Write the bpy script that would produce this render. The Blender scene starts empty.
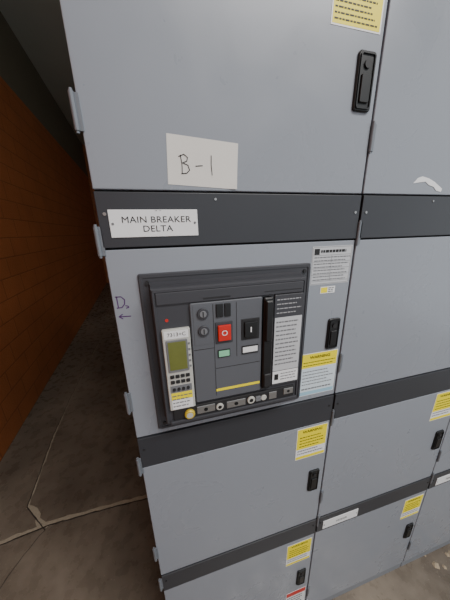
import bpy, bmesh, math, random
from mathutils import Matrix, Vector
random.seed(4)
SC=bpy.context.scene

# ------------------------------------------------------------------ materials
def srgb(c):
    return tuple(((v/255)/12.92 if v/255<=.04045 else (((v/255)+.055)/1.055)**2.4) for v in c)+(1,)
def mat(name,rgb,rough=.5,metal=0,var=.06,scale=30,bump=0,spec=.5,bscale=None,smudge=0):
    m=bpy.data.materials.new(name);m.use_nodes=True
    nt=m.node_tree;N=nt.nodes;L=nt.links;b=N['Principled BSDF']
    tc=N.new('ShaderNodeTexCoord');no=N.new('ShaderNodeTexNoise');no.inputs['Scale'].default_value=scale;no.inputs['Detail'].default_value=5
    L.new(tc.outputs['Object'],no.inputs['Vector'])
    mx=N.new('ShaderNodeMix');mx.data_type='RGBA'
    c=srgb(rgb)
    mx.inputs[6].default_value=tuple(v*(1-var) for v in c[:3])+(1,)
    mx.inputs[7].default_value=tuple(min(1,v*(1+var)) for v in c[:3])+(1,)
    L.new(no.outputs['Fac'],mx.inputs[0]);col=mx.outputs[2]
    b.inputs['Roughness'].default_value=rough;b.inputs['Metallic'].default_value=metal
    b.inputs['Specular IOR Level'].default_value=spec
    if smudge:
        n3=N.new('ShaderNodeTexNoise');n3.inputs['Scale'].default_value=5;n3.inputs['Detail'].default_value=7;n3.inputs['Roughness'].default_value=.55;n3.inputs['Distortion'].default_value=.8
        L.new(tc.outputs['Object'],n3.inputs['Vector'])
        mr=N.new('ShaderNodeMapRange');mr.inputs[1].default_value=.35;mr.inputs[2].default_value=.75;mr.inputs[3].default_value=rough-.05;mr.inputs[4].default_value=rough+.12
        L.new(n3.outputs['Fac'],mr.inputs[0]);L.new(mr.outputs[0],b.inputs['Roughness'])
        mp=N.new('ShaderNodeMapping');mp.inputs['Scale'].default_value=(38,38,9);mp.inputs['Rotation'].default_value=(0,.7,0);L.new(tc.outputs['Object'],mp.inputs[0])
        n4=N.new('ShaderNodeTexNoise');n4.inputs['Scale'].default_value=1;n4.inputs['Detail'].default_value=3;L.new(mp.outputs[0],n4.inputs['Vector'])
        m4=N.new('ShaderNodeMapRange');m4.inputs[1].default_value=.72;m4.inputs[2].default_value=.78;m4.inputs[4].default_value=smudge;L.new(n4.outputs['Fac'],m4.inputs[0])
        mm=N.new('ShaderNodeMix');mm.data_type='RGBA';L.new(m4.outputs[0],mm.inputs[0]);L.new(col,mm.inputs[6]);mm.inputs[7].default_value=srgb((180,183,186));col=mm.outputs[2]
    L.new(col,b.inputs['Base Color'])
    if bump:
        n2=N.new('ShaderNodeTexNoise');n2.inputs['Scale'].default_value=bscale or scale*4;L.new(tc.outputs['Object'],n2.inputs['Vector'])
        bp=N.new('ShaderNodeBump');bp.inputs['Strength'].default_value=bump;bp.inputs['Distance'].default_value=.002
        L.new(n2.outputs['Fac'],bp.inputs['Height']);L.new(bp.outputs[0],b.inputs['Normal'])
    return m
M={}
M['paint']=mat('grey_enamel',(136,142,151),.30,0,.04,2.2,.0,.5,260,.25)
M['carc']=mat('carcass_grey',(120,125,132),.5,0,.05,3)
M['gap']=mat('gap_dark',(22,22,24),.8)
M['band']=mat('band_charcoal',(52,54,59),.42,0,.08,6,.04,.4,300)
M['black']=mat('black_plastic',(14,14,16),.38,0,.08,20)
M['plate']=mat('escutcheon_grey',(60,61,66),.45,0,.06,12,.06,.4,500)
M['body']=mat('breaker_housing',(60,61,66),.45,0,.06,12,.06,.4,500)
M['cen']=mat('breaker_cover',(88,91,97),.45,0,.05,14,.05,.4,500)
M['trip']=mat('trip_unit_grey',(182,182,176),.5,0,.05,20)
M['lcd']=mat('lcd_olive',(104,110,54),.25,0,.15,60)
M['white']=mat('label_white',(226,228,230),.4,0,.03,40)
M['data']=mat('label_silver',(188,191,195),.4,0,.03,40)
M['pale']=mat('label_pale_blue',(205,218,226),.4,0,.03,40)
M['paper']=mat('note_paper',(214,213,208),.8,0,.04,14)
M['yellow']=mat('label_yellow',(240,224,16),.45,0,.04,30)
M['ink']=mat('ink_black',(20,20,22),.6)
M['purple']=mat('ink_purple',(74,30,92),.6)
M['grey']=mat('print_grey',(110,112,116),.6)
M['lprint']=mat('print_light',(170,172,176),.6)
M['red']=mat('button_red',(196,34,22),.35)
M['green']=mat('flag_green',(130,200,160),.4)
M['blue']=mat('label_blue',(150,190,210),.4)
M['steel']=mat('zinc_steel',(160,160,160),.35,.8,.1,60)
M['hinge']=mat('hinge_grey',(112,117,124),.4,.2,.1,60)
M['brass']=mat('brass_yellow',(200,176,60),.4,.2)
M['mdark']=mat('mechanism_dark',(38,38,40),.6,.2)

# ------------------------------------------------------------------ helpers
def empty(name,loc=(0,0,0)):
    o=bpy.data.objects.new(name,None);o.empty_display_size=.05;o.location=loc
    SC.collection.objects.link(o);return o
def link(name,me,parent=None,m=None):
    o=bpy.data.objects.new(name,me);SC.collection.objects.link(o)
    if m: me.materials.append(m)
    if parent:
        o.parent=parent;o.matrix_parent_inverse=Matrix.Translation(-Vector(parent.location))
    return o
def addbox(bm,x0,x1,y0,y1,z0,z1,bev=0,seg=2):
    r=bmesh.ops.create_cube(bm,size=1)
    vs=r['verts']
    for v in vs:
        v.co=Vector(((x0+x1)/2+v.co.x*(x1-x0),(y0+y1)/2+v.co.y*(y1-y0),(z0+z1)/2+v.co.z*(z1-z0)))
    if bev:
        es=list({e for v in vs for e in v.link_edges})
        bmesh.ops.bevel(bm,geom=es,offset=bev,segments=seg,profile=.5,affect='EDGES')
def fin(bm,name,parent,m,smooth=False):
    bmesh.ops.recalc_face_normals(bm,faces=bm.faces)
    me=bpy.data.meshes.new(name);bm.to_mesh(me);bm.free()
    if smooth:
        for p in me.polygons:p.use_smooth=True
    return link(name,me,parent,m)
def box(name,x0,x1,y0,y1,z0,z1,m,parent=None,bev=0,seg=2):
    bm=bmesh.new();addbox(bm,x0,x1,y0,y1,z0,z1,bev,seg);return fin(bm,name,parent,m)
def boxes(name,lst,m,parent=None,bev=0):
    bm=bmesh.new()
    for b in lst: addbox(bm,*b,bev)
    return fin(bm,name,parent,m)
def rrect(x0,x1,z0,z1,r,n=5):
    pts=[]
    for cx,cz,a in ((x1-r,z1-r,0),(x0+r,z1-r,90),(x0+r,z0+r,180),(x1-r,z0+r,270)):
        for i in range(n+1):
            t=math.radians(a+90*i/n);pts.append((cx+r*math.cos(t),cz+r*math.sin(t)))
    return pts
def prism(bm,pts,yb,yf,ch=0):
    cx=sum(p[0] for p in pts)/len(pts);cz=sum(p[1] for p in pts)/len(pts)
    loops=[(yb,0)]
    if ch: loops+=[(yf+ch,0),(yf,ch)]
    else: loops+=[(yf,0)]
    w=max(p[0] for p in pts)-min(p[0] for p in pts);h=max(p[1] for p in pts)-min(p[1] for p in pts)
    rings=[]
    for y,s in loops:
        fx=1-2*s/w;fz=1-2*s/h
        rings.append([bm.verts.new((cx+(x-cx)*fx,y,cz+(z-cz)*fz)) for x,z in pts])
    for a,b in zip(rings,rings[1:]):
        for i in range(len(pts)):
            j=(i+1)%len(pts);bm.faces.new((a[i],a[j],b[j],b[i]))
    bm.faces.new(rings[-1]);bm.faces.new(list(reversed(rings[0])))
def rbox(name,x0,x1,yb,yf,z0,z1,r,m,parent,ch=0):
    bm=bmesh.new();prism(bm,rrect(x0,x1,z0,z1,r),yb,yf,ch);return fin(bm,name,parent,m)
def disc(bm,x,z,r,yb,yf,n=20,ch=0):
    prism(bm,[(x+r*math.cos(2*math.pi*i/n),z+r*math.sin(2*math.pi*i/n)) for i in range(n)],yb,yf,ch)
def discs(name,lst,m,parent,n=18,ch=0):
    bm=bmesh.new()
    for d in lst: disc(bm,*d,n=n,ch=ch)
    return fin(bm,name,parent,m)
def ring(name,x0,x1,z0,z1,t,yb,yf,m,parent,r=.004):
    bm=bmesh.new()
    O=rrect(x0,x1,z0,z1,r+t);I=rrect(x0+t,x1-t,z0+t,z1-t,r)
    def mk(P,y): return [bm.verts.new((x,y,z)) for x,z in P]
    ob,of,ib,iff=mk(O,yb),mk(O,yf),mk(I,yb),mk(I,yf);n=len(O)
    for i in range(n):
        j=(i+1)%n
        for a,b in ((ob,of),(of,iff),(iff,ib)): bm.faces.new((a[i],a[j],b[j],b[i]))
    return fin(bm,name,parent,m)
def text(name,s,x,z,size,y,m,parent,align='CENTER',sx=1,bold=.0,space=1):
    c=bpy.data.curves.new('tmp','FONT');c.body=s;c.size=size;c.align_x=align;c.align_y='CENTER';c.offset=bold;c.resolution_u=3;c.space_character=space
    t=bpy.data.objects.new('tmp',c);SC.collection.objects.link(t)
    dg=bpy.context.evaluated_depsgraph_get();dg.update()
    me=bpy.data.meshes.new_from_object(t.evaluated_get(dg));me.name=name
    bpy.data.objects.remove(t)
    me.transform(Matrix.Translation((x,y,z))@Matrix.Rotation(math.pi/2,4,'X')@Matrix.Diagonal((sx,1,1,1)))
    me.materials.clear()
    return link(name,me,parent,m)
def lines(name,x0,x1,z0,z1,n,y,m,parent,fill=.5):
    bm=bmesh.new();p=(z1-z0)/n
    for i in range(n):
        zc=z1-(i+.5)*p;x=x0;end=x1-random.random()*.25*(x1-x0)
        while x<end:
            w=random.uniform(.004,.011);xe=min(x+w,end)
            vs=[bm.verts.new(q) for q in ((x,y,zc-p*fill/2),(xe,y,zc-p*fill/2),(xe,y,zc+p*fill/2),(x,y,zc+p*fill/2))]
            bm.faces.new(vs);x=xe+.0018
    return fin(bm,name,parent,m)
def strokes(name,polys,w,y,m,parent):
    bm=bmesh.new()
    for P in polys:
        for i in range(len(P)-1):
            a=Vector(P[i]);b=Vector(P[i+1]);d=(b-a)
            if d.length<1e-6: continue
            d.normalize();n=Vector((-d.y,d.x))*w/2;a=a-d*w*.3;b=b+d*w*.3
            vs=[bm.verts.new((q.x,y-.00003*(i%3),q.y)) for q in (a-n,b-n,b+n,a+n)];bm.faces.new(vs)
    return fin(bm,name,parent,m)

# ------------------------------------------------------------------ room
def node_wall(name):
    m=bpy.data.materials.new(name);m.use_nodes=True;nt=m.node_tree;N=nt.nodes;L=nt.links;b=N['Principled BSDF']
    tc=N.new('ShaderNodeTexCoord');sp=N.new('ShaderNodeSeparateXYZ');cb=N.new('ShaderNodeCombineXYZ')
    L.new(tc.outputs['Object'],sp.inputs[0]);L.new(sp.outputs[0],cb.inputs[0]);L.new(sp.outputs[2],cb.inputs[1])
    br=N.new('ShaderNodeTexBrick');br.inputs['Scale'].default_value=1;br.inputs['Brick Width'].default_value=.4;br.inputs['Row Height'].default_value=.2
    br.inputs['Mortar Size'].default_value=.006;br.inputs['Mortar Smooth'].default_value=.4
    br.inputs['Color1'].default_value=srgb((170,100,56));br.inputs['Color2'].default_value=srgb((164,95,52));br.inputs['Mortar'].default_value=srgb((134,78,44))
    L.new(cb.outputs[0],br.inputs['Vector'])
    no=N.new('ShaderNodeTexNoise');no.inputs['Scale'].default_value=3;no.inputs['Detail'].default_value=8;L.new(tc.outputs['Object'],no.inputs['Vector'])
    mr=N.new('ShaderNodeMapRange');mr.inputs[3].default_value=.75;mr.inputs[4].default_value=1.15;L.new(no.outputs['Fac'],mr.inputs[0])
    mu=N.new('ShaderNodeMix');mu.data_type='RGBA';mu.blend_type='MULTIPLY';mu.inputs[0].default_value=1
    L.new(br.outputs['Color'],mu.inputs[6]);L.new(mr.outputs[0],mu.inputs[7])
    L.new(mu.outputs[2],b.inputs['Base Color']);b.inputs['Roughness'].default_value=.55
    n2=N.new('ShaderNodeTexNoise');n2.inputs['Scale'].default_value=60;L.new(tc.outputs['Object'],n2.inputs['Vector'])
    ad=N.new('ShaderNodeMath');ad.operation='MULTIPLY_ADD';ad.inputs[1].default_value=-1.6;L.new(br.outputs['Fac'],ad.inputs[0]);L.new(n2.outputs['Fac'],ad.inputs[2])
    bp=N.new('ShaderNodeBump');bp.inputs['Strength'].default_value=.4;bp.inputs['Distance'].default_value=.008;L.new(ad.outputs[0],bp.inputs['Height']);L.new(bp.outputs[0],b.inputs['Normal'])
    return m
M['brick']=node_wall('painted_block_orange')
M['upper']=mat('upper_wall_olive',(104,98,80),.8,0,.12,3,.2)
M['ceil']=mat('ceiling_grey_green',(186,188,176),.8,0,.08,2,.2)
def floor_mat():
    m=bpy.data.materials.new('worn_concrete');m.use_nodes=True;nt=m.node_tree;N=nt.nodes;L=nt.links;b=N['Principled BSDF']
    tc=N.new('ShaderNodeTexCoord')
    def noise(s,d,dist=0):
        n=N.new('ShaderNodeTexNoise');n.inputs['Scale'].default_value=s;n.inputs['Detail'].default_value=d;n.inputs['Distortion'].default_value=dist;L.new(tc.outputs['Object'],n.inputs['Vector']);return n
    a=noise(1.6,9,.4);c=noise(14,8);d=noise(120,3)
    r=N.new('ShaderNodeValToRGB');r.color_ramp.elements[0].position=.3;r.color_ramp.elements[0].color=srgb((84,76,67));r.color_ramp.elements[1].position=.7;r.color_ramp.elements[1].color=srgb((132,122,109))
    L.new(a.outputs['Fac'],r.inputs[0])
    mr=N.new('ShaderNodeMapRange');mr.inputs[3].default_value=.65;mr.inputs[4].default_value=1.35;L.new(c.outputs['Fac'],mr.inputs[0])
    mu=N.new('ShaderNodeMix');mu.data_type='RGBA';mu.blend_type='MULTIPLY';mu.inputs[0].default_value=1
    L.new(r.outputs[0],mu.inputs[6]);L.new(mr.outputs[0],mu.inputs[7])
    gt=N.new('ShaderNodeMapRange');gt.inputs[1].default_value=.66;gt.inputs[2].default_value=.72;gt.inputs[4].default_value=.5;L.new(d.outputs['Fac'],gt.inputs[0])
    m2=N.new('ShaderNodeMix');m2.data_type='RGBA';L.new(gt.outputs[0],m2.inputs[0]);L.new(mu.outputs[2],m2.inputs[6]);m2.inputs[7].default_value=srgb((160,150,135))
    L.new(m2.outputs[2],b.inputs['Base Color'])
    rr=N.new('ShaderNodeMapRange');rr.inputs[1].default_value=.35;rr.inputs[2].default_value=.65;rr.inputs[3].default_value=.16;rr.inputs[4].default_value=.5;L.new(c.outputs['Fac'],rr.inputs[0]);L.new(rr.outputs[0],b.inputs['Roughness'])
    bp=N.new('ShaderNodeBump');bp.inputs['Strength'].default_value=.12;bp.inputs['Distance'].default_value=.004;L.new(c.outputs['Fac'],bp.inputs['Height']);L.new(bp.outputs[0],b.inputs['Normal'])
    return m
M['floor']=floor_mat()
M['crack']=mat('crack_dirt',(44,37,31),.95,0,.2,80)
M['crackl']=mat('joint_filler',(156,146,128),.9,0,.25,60)
M['blocker']=mat('light_blocker_grey',(120,118,112),.8,0,.08,4)  # for the added light blocker on the right
ZC=4.65
fl=box('floor',-2.6,5,-4,9,-.1,0,M['floor'])
def crack(name,pts,w,mt,z,jit=.006,step=.03):
    bm=bmesh.new();P=[]
    for a,b in zip(pts,pts[1:]):
        a=Vector(a);b=Vector(b);n=max(1,int((b-a).length/step))
        for i in range(n): P.append(a.lerp(b,i/n)+Vector((random.uniform(-jit,jit),random.uniform(-jit,jit))))
    P.append(Vector(pts[-1]));prev=None
    for i,p in enumerate(P):
        d=(P[min(i+1,len(P)-1)]-P[max(i-1,0)]).normalized();n=Vector((-d.y,d.x))*w*random.uniform(.35,.65)
        cur=(bm.verts.new((p.x+n.x,p.y+n.y,z)),bm.verts.new((p.x-n.x,p.y-n.y,z)))
        if prev: bm.faces.new((prev[0],prev[1],cur[1],cur[0]))
        prev=cur
    return fin(bm,name,fl,mt)
crack('joint_edge',[(-1.3,.70),(-1.03,.73),(-.78,.765),(-.45,.765),(-.02,.75)],.024,M['crackl'],.0006,.003)
crack('joint_groove',[(-1.3,.685),(-1.03,.715),(-.78,.75),(-.45,.75),(-.02,.735)],.008,M['crack'],.0010,.002)
crack('crack_long_edge',[(-.79,.74),(-.98,.91),(-1.06,1.5),(-1.10,2.04),(-1.15,3.25),(-1.2,5)],.012,M['crackl'],.0007,.004)
crack('crack_long',[(-.80,.73),(-.985,.91),(-1.067,1.5),(-1.107,2.04),(-1.157,3.25),(-1.2,5)],.006,M['crack'],.0011,.003)
crack('crack_chip_edge',[(-.98,.91),(-.92,.88),(-.84,.75)],.022,M['crackl'],.0008,.006)
crack('crack_side',[(-.80,.73),(-.88,.60),(-.93,.45)],.004,M['crack'],.0011,.004)
ang=math.radians(90+5.92)
def wall(name,z0,z1,m,L0=-5.5,L1=9.2,t=.2):
    o=box(name,L0,L1,0,t,z0,z1,m);o.location=(-1.25,0,0);o.rotation_euler=(0,0,ang);return o
wl=wall('wall_left',0,3.68,M['brick'])
wu=wall('wall_left_upper',3.68,ZC,M['upper'])
wb=box('wall_back',-2.6,5,9,9.2,0,ZC,M['brick'])
box('light_blocker_right',5,5.2,-.6,9,0,ZC,M['blocker'])  # unseen slab added to stop world light reaching the corridor from the right
box('ceiling',-3.2,5,-4,9.2,ZC,ZC+.1,M['ceil'])
# ------------------------------------------------------------------ switchgear line
W=.61
def latch(name,x,z,w,h,parent):
    rbox(name+'_bezel',x-w/2,x+w/2,0,-.005,z-h/2,z+h/2,.007,M['black'],parent,.0015)
    ring(name+'_rim',x-w/2+.004,x+w/2-.004,z-h/2+.004,z+h/2-.004,.0025,-.004,-.0075,M['black'],parent,.003)
    rbox(name+'_paddle',x-w*.27,x+w*.27,-.004,-.0085,z-h*.36,z+h*.12,.003,M['black'],parent,.001)
    discs(name+'_lock',[(x,z+h*.28,w*.17,-.004,-.008)],M['mdark'],parent)
def hinge(name,x,z,parent,h=.056):
    bm=bmesh.new()
    bmesh.ops.create_cone(bm,cap_ends=True,segments=14,radius1=.0045,radius2=.0045,depth=h,matrix=Matrix.Translation((x,-.003,z)))
    bmesh.ops.create_cone(bm,cap_ends=True,segments=12,radius1=.003,radius2=.003,depth=h+.008,matrix=Matrix.Translation((x,-.003,z)))
    addbox(bm,x,x+.010,-.0025,-.0003,z-h/2,z+h/2,.0006,1)
    fin(bm,name,parent,M['hinge'])
def section(k):
    x0=k*W;x1=x0+W
    p=empty('switchgear_cabinet',(x0+W/2,.5,0))
    box('carcass',x0+.001,x1-.001,.022,1.0,.0,2.35,M['carc'],p)
    boxes('gap_backing',[(x0+.003,x1-.003,.012,.0215,.05,2.345)],M['gap'],p)
    a,b=x0+.0025,x1-.0025
    for n,z0,z1 in (('upper_door',1.8945,2.345),('breaker_door',1.3,1.783),('middle_door',.702,1.193),('lower_door',.052,.611)):
        box(n,a,b,0,.02,z0,z1,M['paint'],p,.0024,3)
    box('base_channel',x0+.002,x1-.002,.004,.04,.0,.048,M['carc'],p,.001)
    for i,(z0,z1) in enumerate(((1.787,1.8905),(1.197,1.2965),(.615,.6985))):
        box('trim_band_%d'%(i+1),a+.001,b-.001,-.0025,.018,z0,z1,M['band'],p,.0012,2)
        discs('band_screws_%d'%(i+1),[(q,(z0+z1)/2+.012,.0032,-.002,-.0040) for q in (a+.014,b-.014)]+([((a+b)/2-.07,z1-.012,.0026,-.002,-.004)] if i==0 else []),M['mdark'] if i else M['steel'],p,12)
    latch('upper_latch',x0+.572,2.113,.045,.106,p)
    latch('breaker_latch',x0+.572,1.52,.040,.096,p)
    latch('middle_latch',x0+.567,.933,.042,.100,p)
    latch('lower_latch',x0+.565,.343,.042,.100,p)
    for i,z in enumerate((2.013,1.80,1.415,1.205,.826,.69 if k else .66,.2)): hinge('hinge_%d'%(i+1),x0-.0035 if k==0 else x0+.0015,z,p)
    return p
for k in range(4): section(k)

# ------------------------------------------------------------------ labels
Y0=-.0006
def warn(x0,x1,z0,z1,style):
    p=empty('warning_label',((x0+x1)/2,Y0,(z0+z1)/2));H=z1-z0
    box('backing',x0,x1,Y0,-.0001,z0,z1,M['white'],p)
    y1=Y0-.0002;y2=Y0-.0005
    if style=='full':
        box('yellow_field',x0+.003,x1-.003,y1,Y0,z0+.003,z1-.003,M['yellow'],p)
        text('heading','WARNING',(x0+x1)/2,z1-H*.13,.014,y2,M['ink'],p,sx=1.1,bold=.0004)
        lines('small_print',x0+.007,x1-.006,z0+.006,z1-H*.24,10,y2,M['ink'],p,.3)
    elif style=='half':
        box('yellow_field',x0+.002,x1-.002,y1,Y0,z1-H*.33,z1-.002,M['yellow'],p)
        text('heading','WARNING',(x0+x1)/2,z1-H*.10,.013,y2,M['ink'],p,sx=1.1,bold=.0003)
        lines('small_print_top',x0+.006,x1-.006,z1-H*.31,z1-H*.17,2,y2,M['ink'],p,.25)
        box('pale_field',x0+.002,x1-.002,y1,Y0,z0+.002,z1-H*.34,M['pale'],p)
        lines('small_print_mid',x0+.006,x1-.006,z0+H*.24,z1-H*.38,5,y2,M['grey'],p,.28)
        box('blue_field',x0+.002,x1-.002,y1-.0001,Y0,z0+.002,z0+H*.10,M['blue'],p)
        lines('small_print_low',x0+.006,x1-.006,z0+H*.11,z0+H*.22,1,y2,M['grey'],p,.3)
    else:
        box('yellow_field',x0+.002,x1-.002,y1,Y0,z0+H*.34,z1-.002,M['yellow'],p)
        text('heading','WARNING',(x0+x1)/2,z1-H*.12,.014,y2,M['ink'],p,sx=1.1,bold=.0003)
        lines('small_print_top',x0+.012,x1-.006,z0+H*.38,z1-H*.24,4,y2,M['ink'],p,.25)
        box('lower_yellow',x0+.002,x1-.002,y1,Y0,z0+.002,z0+H*.10,M['yellow'],p)
        lines('small_print_low',x0+.006,x1-.006,z0+H*.14,z0+H*.33,2,y2,M['grey'],p,.3)
    return p
warn(.478,.598,2.197,2.32,'full')
warn(.478,.600,1.318,1.465,'half')
for k in (0,1,2):
    warn(.484+k*W,.600+k*W,1.053,1.186,'third')
    warn(.484+k*W,.598+k*W,.458,.590,'third')
warn(1.09,1.21,2.15,2.29,'full')
p=empty('instruction_label',(.55,Y0,.19))
box('backing',.500,.600,Y0,-.0001,.10,.245,M['white'],p)
box('red_stripe',.502,.598,Y0-.0003,Y0,.215,.243,M['red'],p)
lines('small_print',.506,.595,.11,.21,6,Y0-.0006,M['grey'],p,.4)
p=empty('rating_label',(.54,Y0,1.72))
box('backing',.482,.602,Y0,-.0001,1.671,1.771,M['data'],p)
ring('border',.484,.600,1.673,1.769,.0008,Y0,Y0-.0003,M['grey'],p,.001)
box('logo_square',.488,.503,Y0-.0005,Y0,1.750,1.765,M['ink'],p)
lines('title',.507,.59,1.751,1.765,1,Y0-.0005,M['ink'],p,.5)
lines('small_print',.489,.598,1.680,1.747,8,Y0-.0005,M['grey'],p,.3)
boxes('table_rules',[(.486,.598,Y0-.0004,Y0,z,z+.0006) for z in (1.748,1.731,1.714,1.697,1.68)]+[(.54,.5406,Y0-.0004,Y0,1.68,1.748)],M['grey'],p)
p=empty('inspection_sticker',(.54,Y0,1.655))
box('backing',.516,.562,Y0,-.0001,1.645,1.664,M['white'],p)
box('yellow_half',.518,.538,Y0-.0002,Y0,1.647,1.662,M['yellow'],p)
lines('print',.541,.560,1.647,1.662,3,Y0-.0004,M['grey'],p)
def nameplate(x0,x1,z0,z1,s,sz):
    p=empty('engraved_nameplate',((x0+x1)/2,-.004,(z0+z1)/2))
    box('plate',x0,x1,-.0042,-.0024,z0,z1,M['white'],p,.0005,1)
    n=len(s);zc=(z0+z1)/2
    for i,t in enumerate(s):
        text('engraving_%d'%(i+1),t,(x0+x1)/2+.004,zc+sz*1.02*((n-1)/2-i)-.002,sz,-.0047,M['ink'],p,sx=1.14,space=1.03)
    discs('screws',[(x0+.006,zc,.0024,-.004,-.0050),(x1-.006,zc,.0024,-.004,-.0050)],M['grey'],p,12)
    return p
n=nameplate(.0225,.1945,1.8065,1.8585,['MAIN BREAKER','DELTA'],.0170)
strokes('pen_mark',[[(.110,1.8565),(.114,1.8572),(.112,1.8555)],[(.118,1.8570),(.122,1.8566)]],.0006,-.0049,M['grey'],n)
nameplate(.640,.812,.626,.672,['FEEDER'],.014)
nameplate(1.262,1.43,.626,.672,['FEEDER'],.014)
nameplate(1.262,1.43,1.222,1.270,['FEEDER'],.014)
# handwritten paper note
p=empty('paper_note',(.212,-.001,1.945))
bm=bmesh.new();nx,nz=12,8;g=[]
c=[(.1405,1.9055),(.2825,1.8985),(.2865,1.9835),(.1450,1.9925)]
for j in range(nz+1):
    row=[]
    for i in range(nx+1):
        u,v=i/nx,j/nz
        x=(1-v)*((1-u)*c[0][0]+u*c[1][0])+v*((1-u)*c[3][0]+u*c[2][0]);z=(1-v)*((1-u)*c[0][1]+u*c[1][1])+v*((1-u)*c[3][1]+u*c[2][1])
        curl=.003*max(0,(u-.8)/.2)**2*max(0,(.4-v)/.4)
        row.append(bm.verts.new((x,-.0006-curl,z)))
    g.append(row)
for j in range(nz):
    for i in range(nx): bm.faces.new((g[j][i],g[j][i+1],g[j+1][i+1],g[j+1][i]))
fin(bm,'sheet',p,M['paper'],True)
def T(P,x,z,s): return [[(x+a*s,z+b*s) for a,b in q] for q in P]
B=[[(.1,.95),(.16,.5),(.14,0)],[(.0,.88),(.3,1.0),(.5,.85),(.45,.66),(.2,.56),(.5,.45),(.58,.2),(.4,.03),(.1,.0)],[(.95,.42),(1.35,.46)],[(1.9,1.0),(1.88,.5),(1.92,-.02)]]
strokes('handwriting',T(B,.165,1.925,.034),.0017,-.0011,M['ink'],p)
D=[[(.0,1),(.02,0)],[(-.1,1),(.35,.98),(.6,.7),(.55,.3),(.3,.02),(-.1,.0)],[(.62,.15),(.8,.1),(.85,-.02),(.65,-.08)],[(.9,-.85),(-.05,-.8)],[(.25,-.6),(-.05,-.8),(.22,-1.02)]]
p=empty('marker_writing',(.022,-.0005,1.655));strokes('ink',T(D,.012,1.660,.025),.0022,-.0004,M['purple'],p)
p=empty('torn_tape_scrap',(.82,-.001,1.925))
bm=bmesh.new();out=[(.765,1.921),(.778,1.934),(.792,1.938),(.815,1.934),(.838,1.926),(.870,1.910),(.868,1.902),(.850,1.905),(.838,1.914),(.820,1.918),(.806,1.926),(.787,1.924)]
prism(bm,out,-.0002,-.0010);fin(bm,'scrap',p,M['white'])

# ------------------------------------------------------------------ main circuit breaker
p=empty('main_circuit_breaker',(.26,-.03,1.54))
rbox('mounting_flange',.060,.477,0,-.006,1.318,1.731,.004,M['plate'],p,.002)
ring('flange_lip',.062,.475,1.320,1.729,.006,-.005,-.008,M['plate'],p,.004)
discs('flange_screws',[(x,z,.0045,-.005,-.0095) for x in (.078,.459) for z in (1.337,1.712)],M['mdark'],p,12)
bm=bmesh.new()
def loop(x0,x1,z0,z1,y): return [bm.verts.new(q) for q in ((x0,y,z0),(x1,y,z0),(x1,y,z1),(x0,y,z1))]
rs=[loop(.080,.450,1.356,1.712,-.006),loop(.084,.443,1.365,1.708,-.018),loop(.085,.439,1.368,1.706,-.044),loop(.088,.436,1.372,1.703,-.048)]
for a,b in zip(rs,rs[1:]):
    for i in range(4): bm.faces.new((a[i],a[(i+1)%4],b[(i+1)%4],b[i]))
bm.faces.new(rs[-1]);fin(bm,'housing',p,M['body'])
ring('housing_rim',.088,.436,1.372,1.703,.004,-.047,-.051,M['body'],p,.002)
box('upper_fascia',.094,.430,-.052,-.046,1.672,1.698,M['body'],p,.0015)
boxes('fascia_slots',[(.190,.250,-.0528,-.051,1.677,1.680),(.330,.425,-.0526,-.051,1.680,1.6815)],M['mdark'],p)
discs('brand_badge',[(.111,1.637,.0035,-.046,-.0490)],M['red'],p)
# trip unit
rbox('trip_unit_case',.098,.157,-.046,-.056,1.412,1.618,.003,M['trip'],p,.0015)
box('trip_unit_sticker',.102,.153,-.0565,-.0555,1.597,1.615,M['white'],p)
text('trip_unit_marking','7313+C',.128,1.606,.012,-.0569,M['ink'],p)
rbox('screen_bezel',.104,.150,-.054,-.0585,1.516,1.594,.003,M['grey'],p,.001)
box('lcd_screen',.108,.146,-.0592,-.058,1.522,1.590,M['lcd'],p)
boxes('side_leds',[(.1512,.1552,-.0575,-.055,z,z+.004) for z in (1.58,1.566,1.552,1.538,1.524)],M['grey'],p)
boxes('keypad',[(.106+i*.0115,.115+i*.0115,-.0585,-.055,z,z+.008) for i in range(4) for z in (1.500,1.486)],M['mdark'],p,.0008)
boxes('rating_dials_panel',[(.104,.152,-.0572,-.055,1.462,1.480)],M['grey'],p)
discs('rating_dials',[(.112+i*.0105,1.471,.0036,-.056,-.060) for i in range(4)],M['mdark'],p,12)
box('yellow_sticker',.104,.152,-.0566,-.0555,1.438,1.460,M['yellow'],p)
box('lower_sticker',.104,.152,-.0567,-.0555,1.415,1.441,M['white'],p)
lines('sticker_print',.106,.151,1.419,1.457,4,-.0571,M['grey'],p,.3)
# centre cover
rbox('centre_cover',.160,.325,-.046,-.0545,1.420,1.670,.004,M['cen'],p,.0015)
box('cover_recess',.166,.206,-.0552,-.054,1.572,1.666,M['cen'],p,.0003)
discs('key_lock_bodies',[(.187,1.646,.0125,-.054,-.059),(.187,1.606,.0125,-.054,-.059)],M['body'],p,24,.001)
discs('key_lock_cores',[(.187,1.646,.0075,-.058,-.061),(.187,1.606,.0075,-.058,-.061)],M['grey'],p,20,.0005)
boxes('key_slots',[(.186,.188,-.0616,-.060,1.640,1.652),(.186,.188,-.0616,-.060,1.600,1.612)],M['black'],p)
boxes('counter_windows',[(.216,.232,-.0575,-.054,1.634,1.664),(.235,.249,-.0575,-.054,1.634,1.664)],M['black'],p,.001)
box('open_button_bezel',.213,.253,-.0565,-.054,1.570,1.622,M['body'],p,.001)
box('open_button',.218,.248,-.061,-.056,1.577,1.615,M['red'],p,.0015)
text('open_symbol','O',.233,1.596,.018,-.0614,M['white'],p)
box('close_button_bezel',.274,.318,-.0565,-.054,1.570,1.622,M['mdark'],p,.001)
box('close_button',.280,.311,-.061,-.056,1.577,1.615,M['black'],p,.0015)
text('close_symbol','I',.2955,1.596,.018,-.0614,M['white'],p,bold=.0004)
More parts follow.
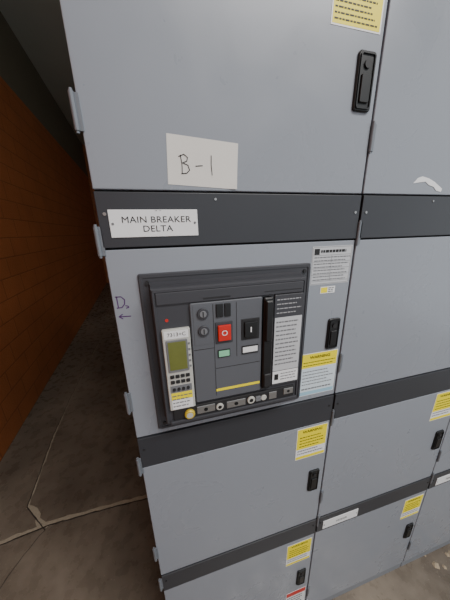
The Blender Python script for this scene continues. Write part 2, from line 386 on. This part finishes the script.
boxes('open_flag_window',[(.217,.246,-.0565,-.054,1.534,1.553)],M['mdark'],p)
box('open_flag',.219,.244,-.0569,-.056,1.536,1.551,M['green'],p)
boxes('spring_flag_window',[(.275,.316,-.0565,-.054,1.533,1.554)],M['mdark'],p)
box('spring_flag',.277,.314,-.0569,-.056,1.537,1.551,M['white'],p)
boxes('cover_grooves',[(.209,.2102,-.0549,-.054,1.43,1.665),(.262,.2632,-.0549,-.054,1.53,1.665),(.211,.322,-.0549,-.054,1.505,1.5062),(.163,.208,-.0549,-.054,1.560,1.5612)],M['mdark'],p)
box('yellow_stripe',.210,.322,-.0551,-.054,1.442,1.4485,M['yellow'],p)
# charging handle
bm=bmesh.new();prism(bm,rrect(.327,.352,1.424,1.668,.005),-.046,-.060,.003);fin(bm,'charging_handle',p,M['black'])
rbox('handle_grip',.330,.349,-.058,-.066,1.560,1.662,.004,M['black'],p,.003)
rbox('handle_root',.330,.349,-.058,-.064,1.432,1.470,.004,M['mdark'],p,.002)
# right hand data panel
rbox('data_panel',.356,.432,-.046,-.0535,1.424,1.670,.003,M['body'],p,.001)
lines('upper_print',.362,.427,1.620,1.664,4,-.0540,M['lprint'],p,.2)
box('data_label',.358,.430,-.0540,-.0530,1.468,1.614,M['data'],p)
lines('data_print',.362,.427,1.482,1.608,11,-.0546,M['grey'],p,.3)
box('voltage_label',.358,.430,-.0541,-.0530,1.430,1.466,M['white'],p)
box('voltage_mark',.363,.374,-.0546,-.054,1.441,1.458,M['ink'],p)
lines('voltage_print',.380,.426,1.437,1.462,3,-.0546,M['grey'],p,.3)
# racking strip
box('racking_strip',.104,.424,-.053,-.046,1.380,1.412,M['mdark'],p,.0015)
boxes('racking_plates',[(.160,.205,-.0545,-.052,1.386,1.407),(.235,.285,-.0545,-.052,1.384,1.404),(.350,.372,-.0545,-.052,1.384,1.406),(.392,.420,-.055,-.052,1.390,1.408)],M['steel'],p,.001)
discs('racking_sockets',[(.217,1.395,.0095,-.050,-.0565),(.300,1.395,.0105,-.050,-.0565),(.335,1.394,.008,-.050,-.056)],M['trip'],p,20,.001)
discs('racking_holes',[(.217,1.395,.0048,-.056,-.0569),(.300,1.395,.0052,-.056,-.0569),(.182,1.396,.005,-.054,-.0552),(.260,1.394,.005,-.054,-.0552),(.406,1.399,.004,-.054,-.0556)],M['black'],p,16)
discs('position_knob',[(.142,1.393,.0125,-.050,-.060)],M['brass'],p,24,.002)
discs('position_knob_face',[(.142,1.393,.0075,-.0595,-.0608)],M['trip'],p,20)
box('release_button',.312,.326,-.057,-.052,1.388,1.402,M['grey'],p,.001)
box('lower_shelf',.096,.430,-.056,-.044,1.371,1.379,M['body'],p,.0015)

# ------------------------------------------------------------------ floor debris
bm=bmesh.new()
for i in range(40):
    s=random.uniform(.006,.026);x=random.gauss(1.72,.14);y=random.gauss(-.05,.03);h=s*.35
    vs0=[bm.verts.new((x+s*random.uniform(.6,1)*math.cos(t),y+s*random.uniform(.6,1)*math.sin(t),.0005)) for t in (0,1.2,2.5,3.8,5)]
    vs1=[bm.verts.new((v.co.x*.3+x*.7,v.co.y*.3+y*.7,h)) for v in vs0]
    for a in range(5): bm.faces.new((vs0[a],vs0[(a+1)%5],vs1[(a+1)%5],vs1[a]))
    bm.faces.new(vs1);bm.faces.new(list(reversed(vs0)))
fin(bm,'floor_debris',None,mat('debris_pale',(160,146,124),.9))

# ------------------------------------------------------------------ light
w=bpy.data.worlds.new('world');SC.world=w;w.use_nodes=True
bg=w.node_tree.nodes['Background'];bg.inputs[0].default_value=(.88,.95,1,1);bg.inputs[1].default_value=1.15
def area(name,loc,sx,sy,power,rot=(0,0,0),col=(1,.97,.94)):
    l=bpy.data.lights.new(name,'AREA');l.shape='RECTANGLE';l.size=sx;l.size_y=sy;l.energy=power;l.color=col
    o=bpy.data.objects.new(name,l);o.location=loc;o.rotation_euler=rot;SC.collection.objects.link(o);return o
area('ceiling_light_fixture',(1.6,-2.0,4.5),2.4,.6,190)

# ------------------------------------------------------------------ camera
cd=bpy.data.cameras.new('camera');co=bpy.data.objects.new('camera',cd);SC.collection.objects.link(co)
R=Matrix(((0.96728,0.09618,-0.23477),(-0.25254,0.27624,-0.92732),(-0.02434,0.95626,0.29149)))
co.matrix_world=Matrix.Translation((.1220,-.5089,1.8142))@R.to_4x4()
cd.sensor_fit='VERTICAL';cd.sensor_height=24;cd.lens=226.5526*24/600;cd.clip_start=.02
SC.camera=co
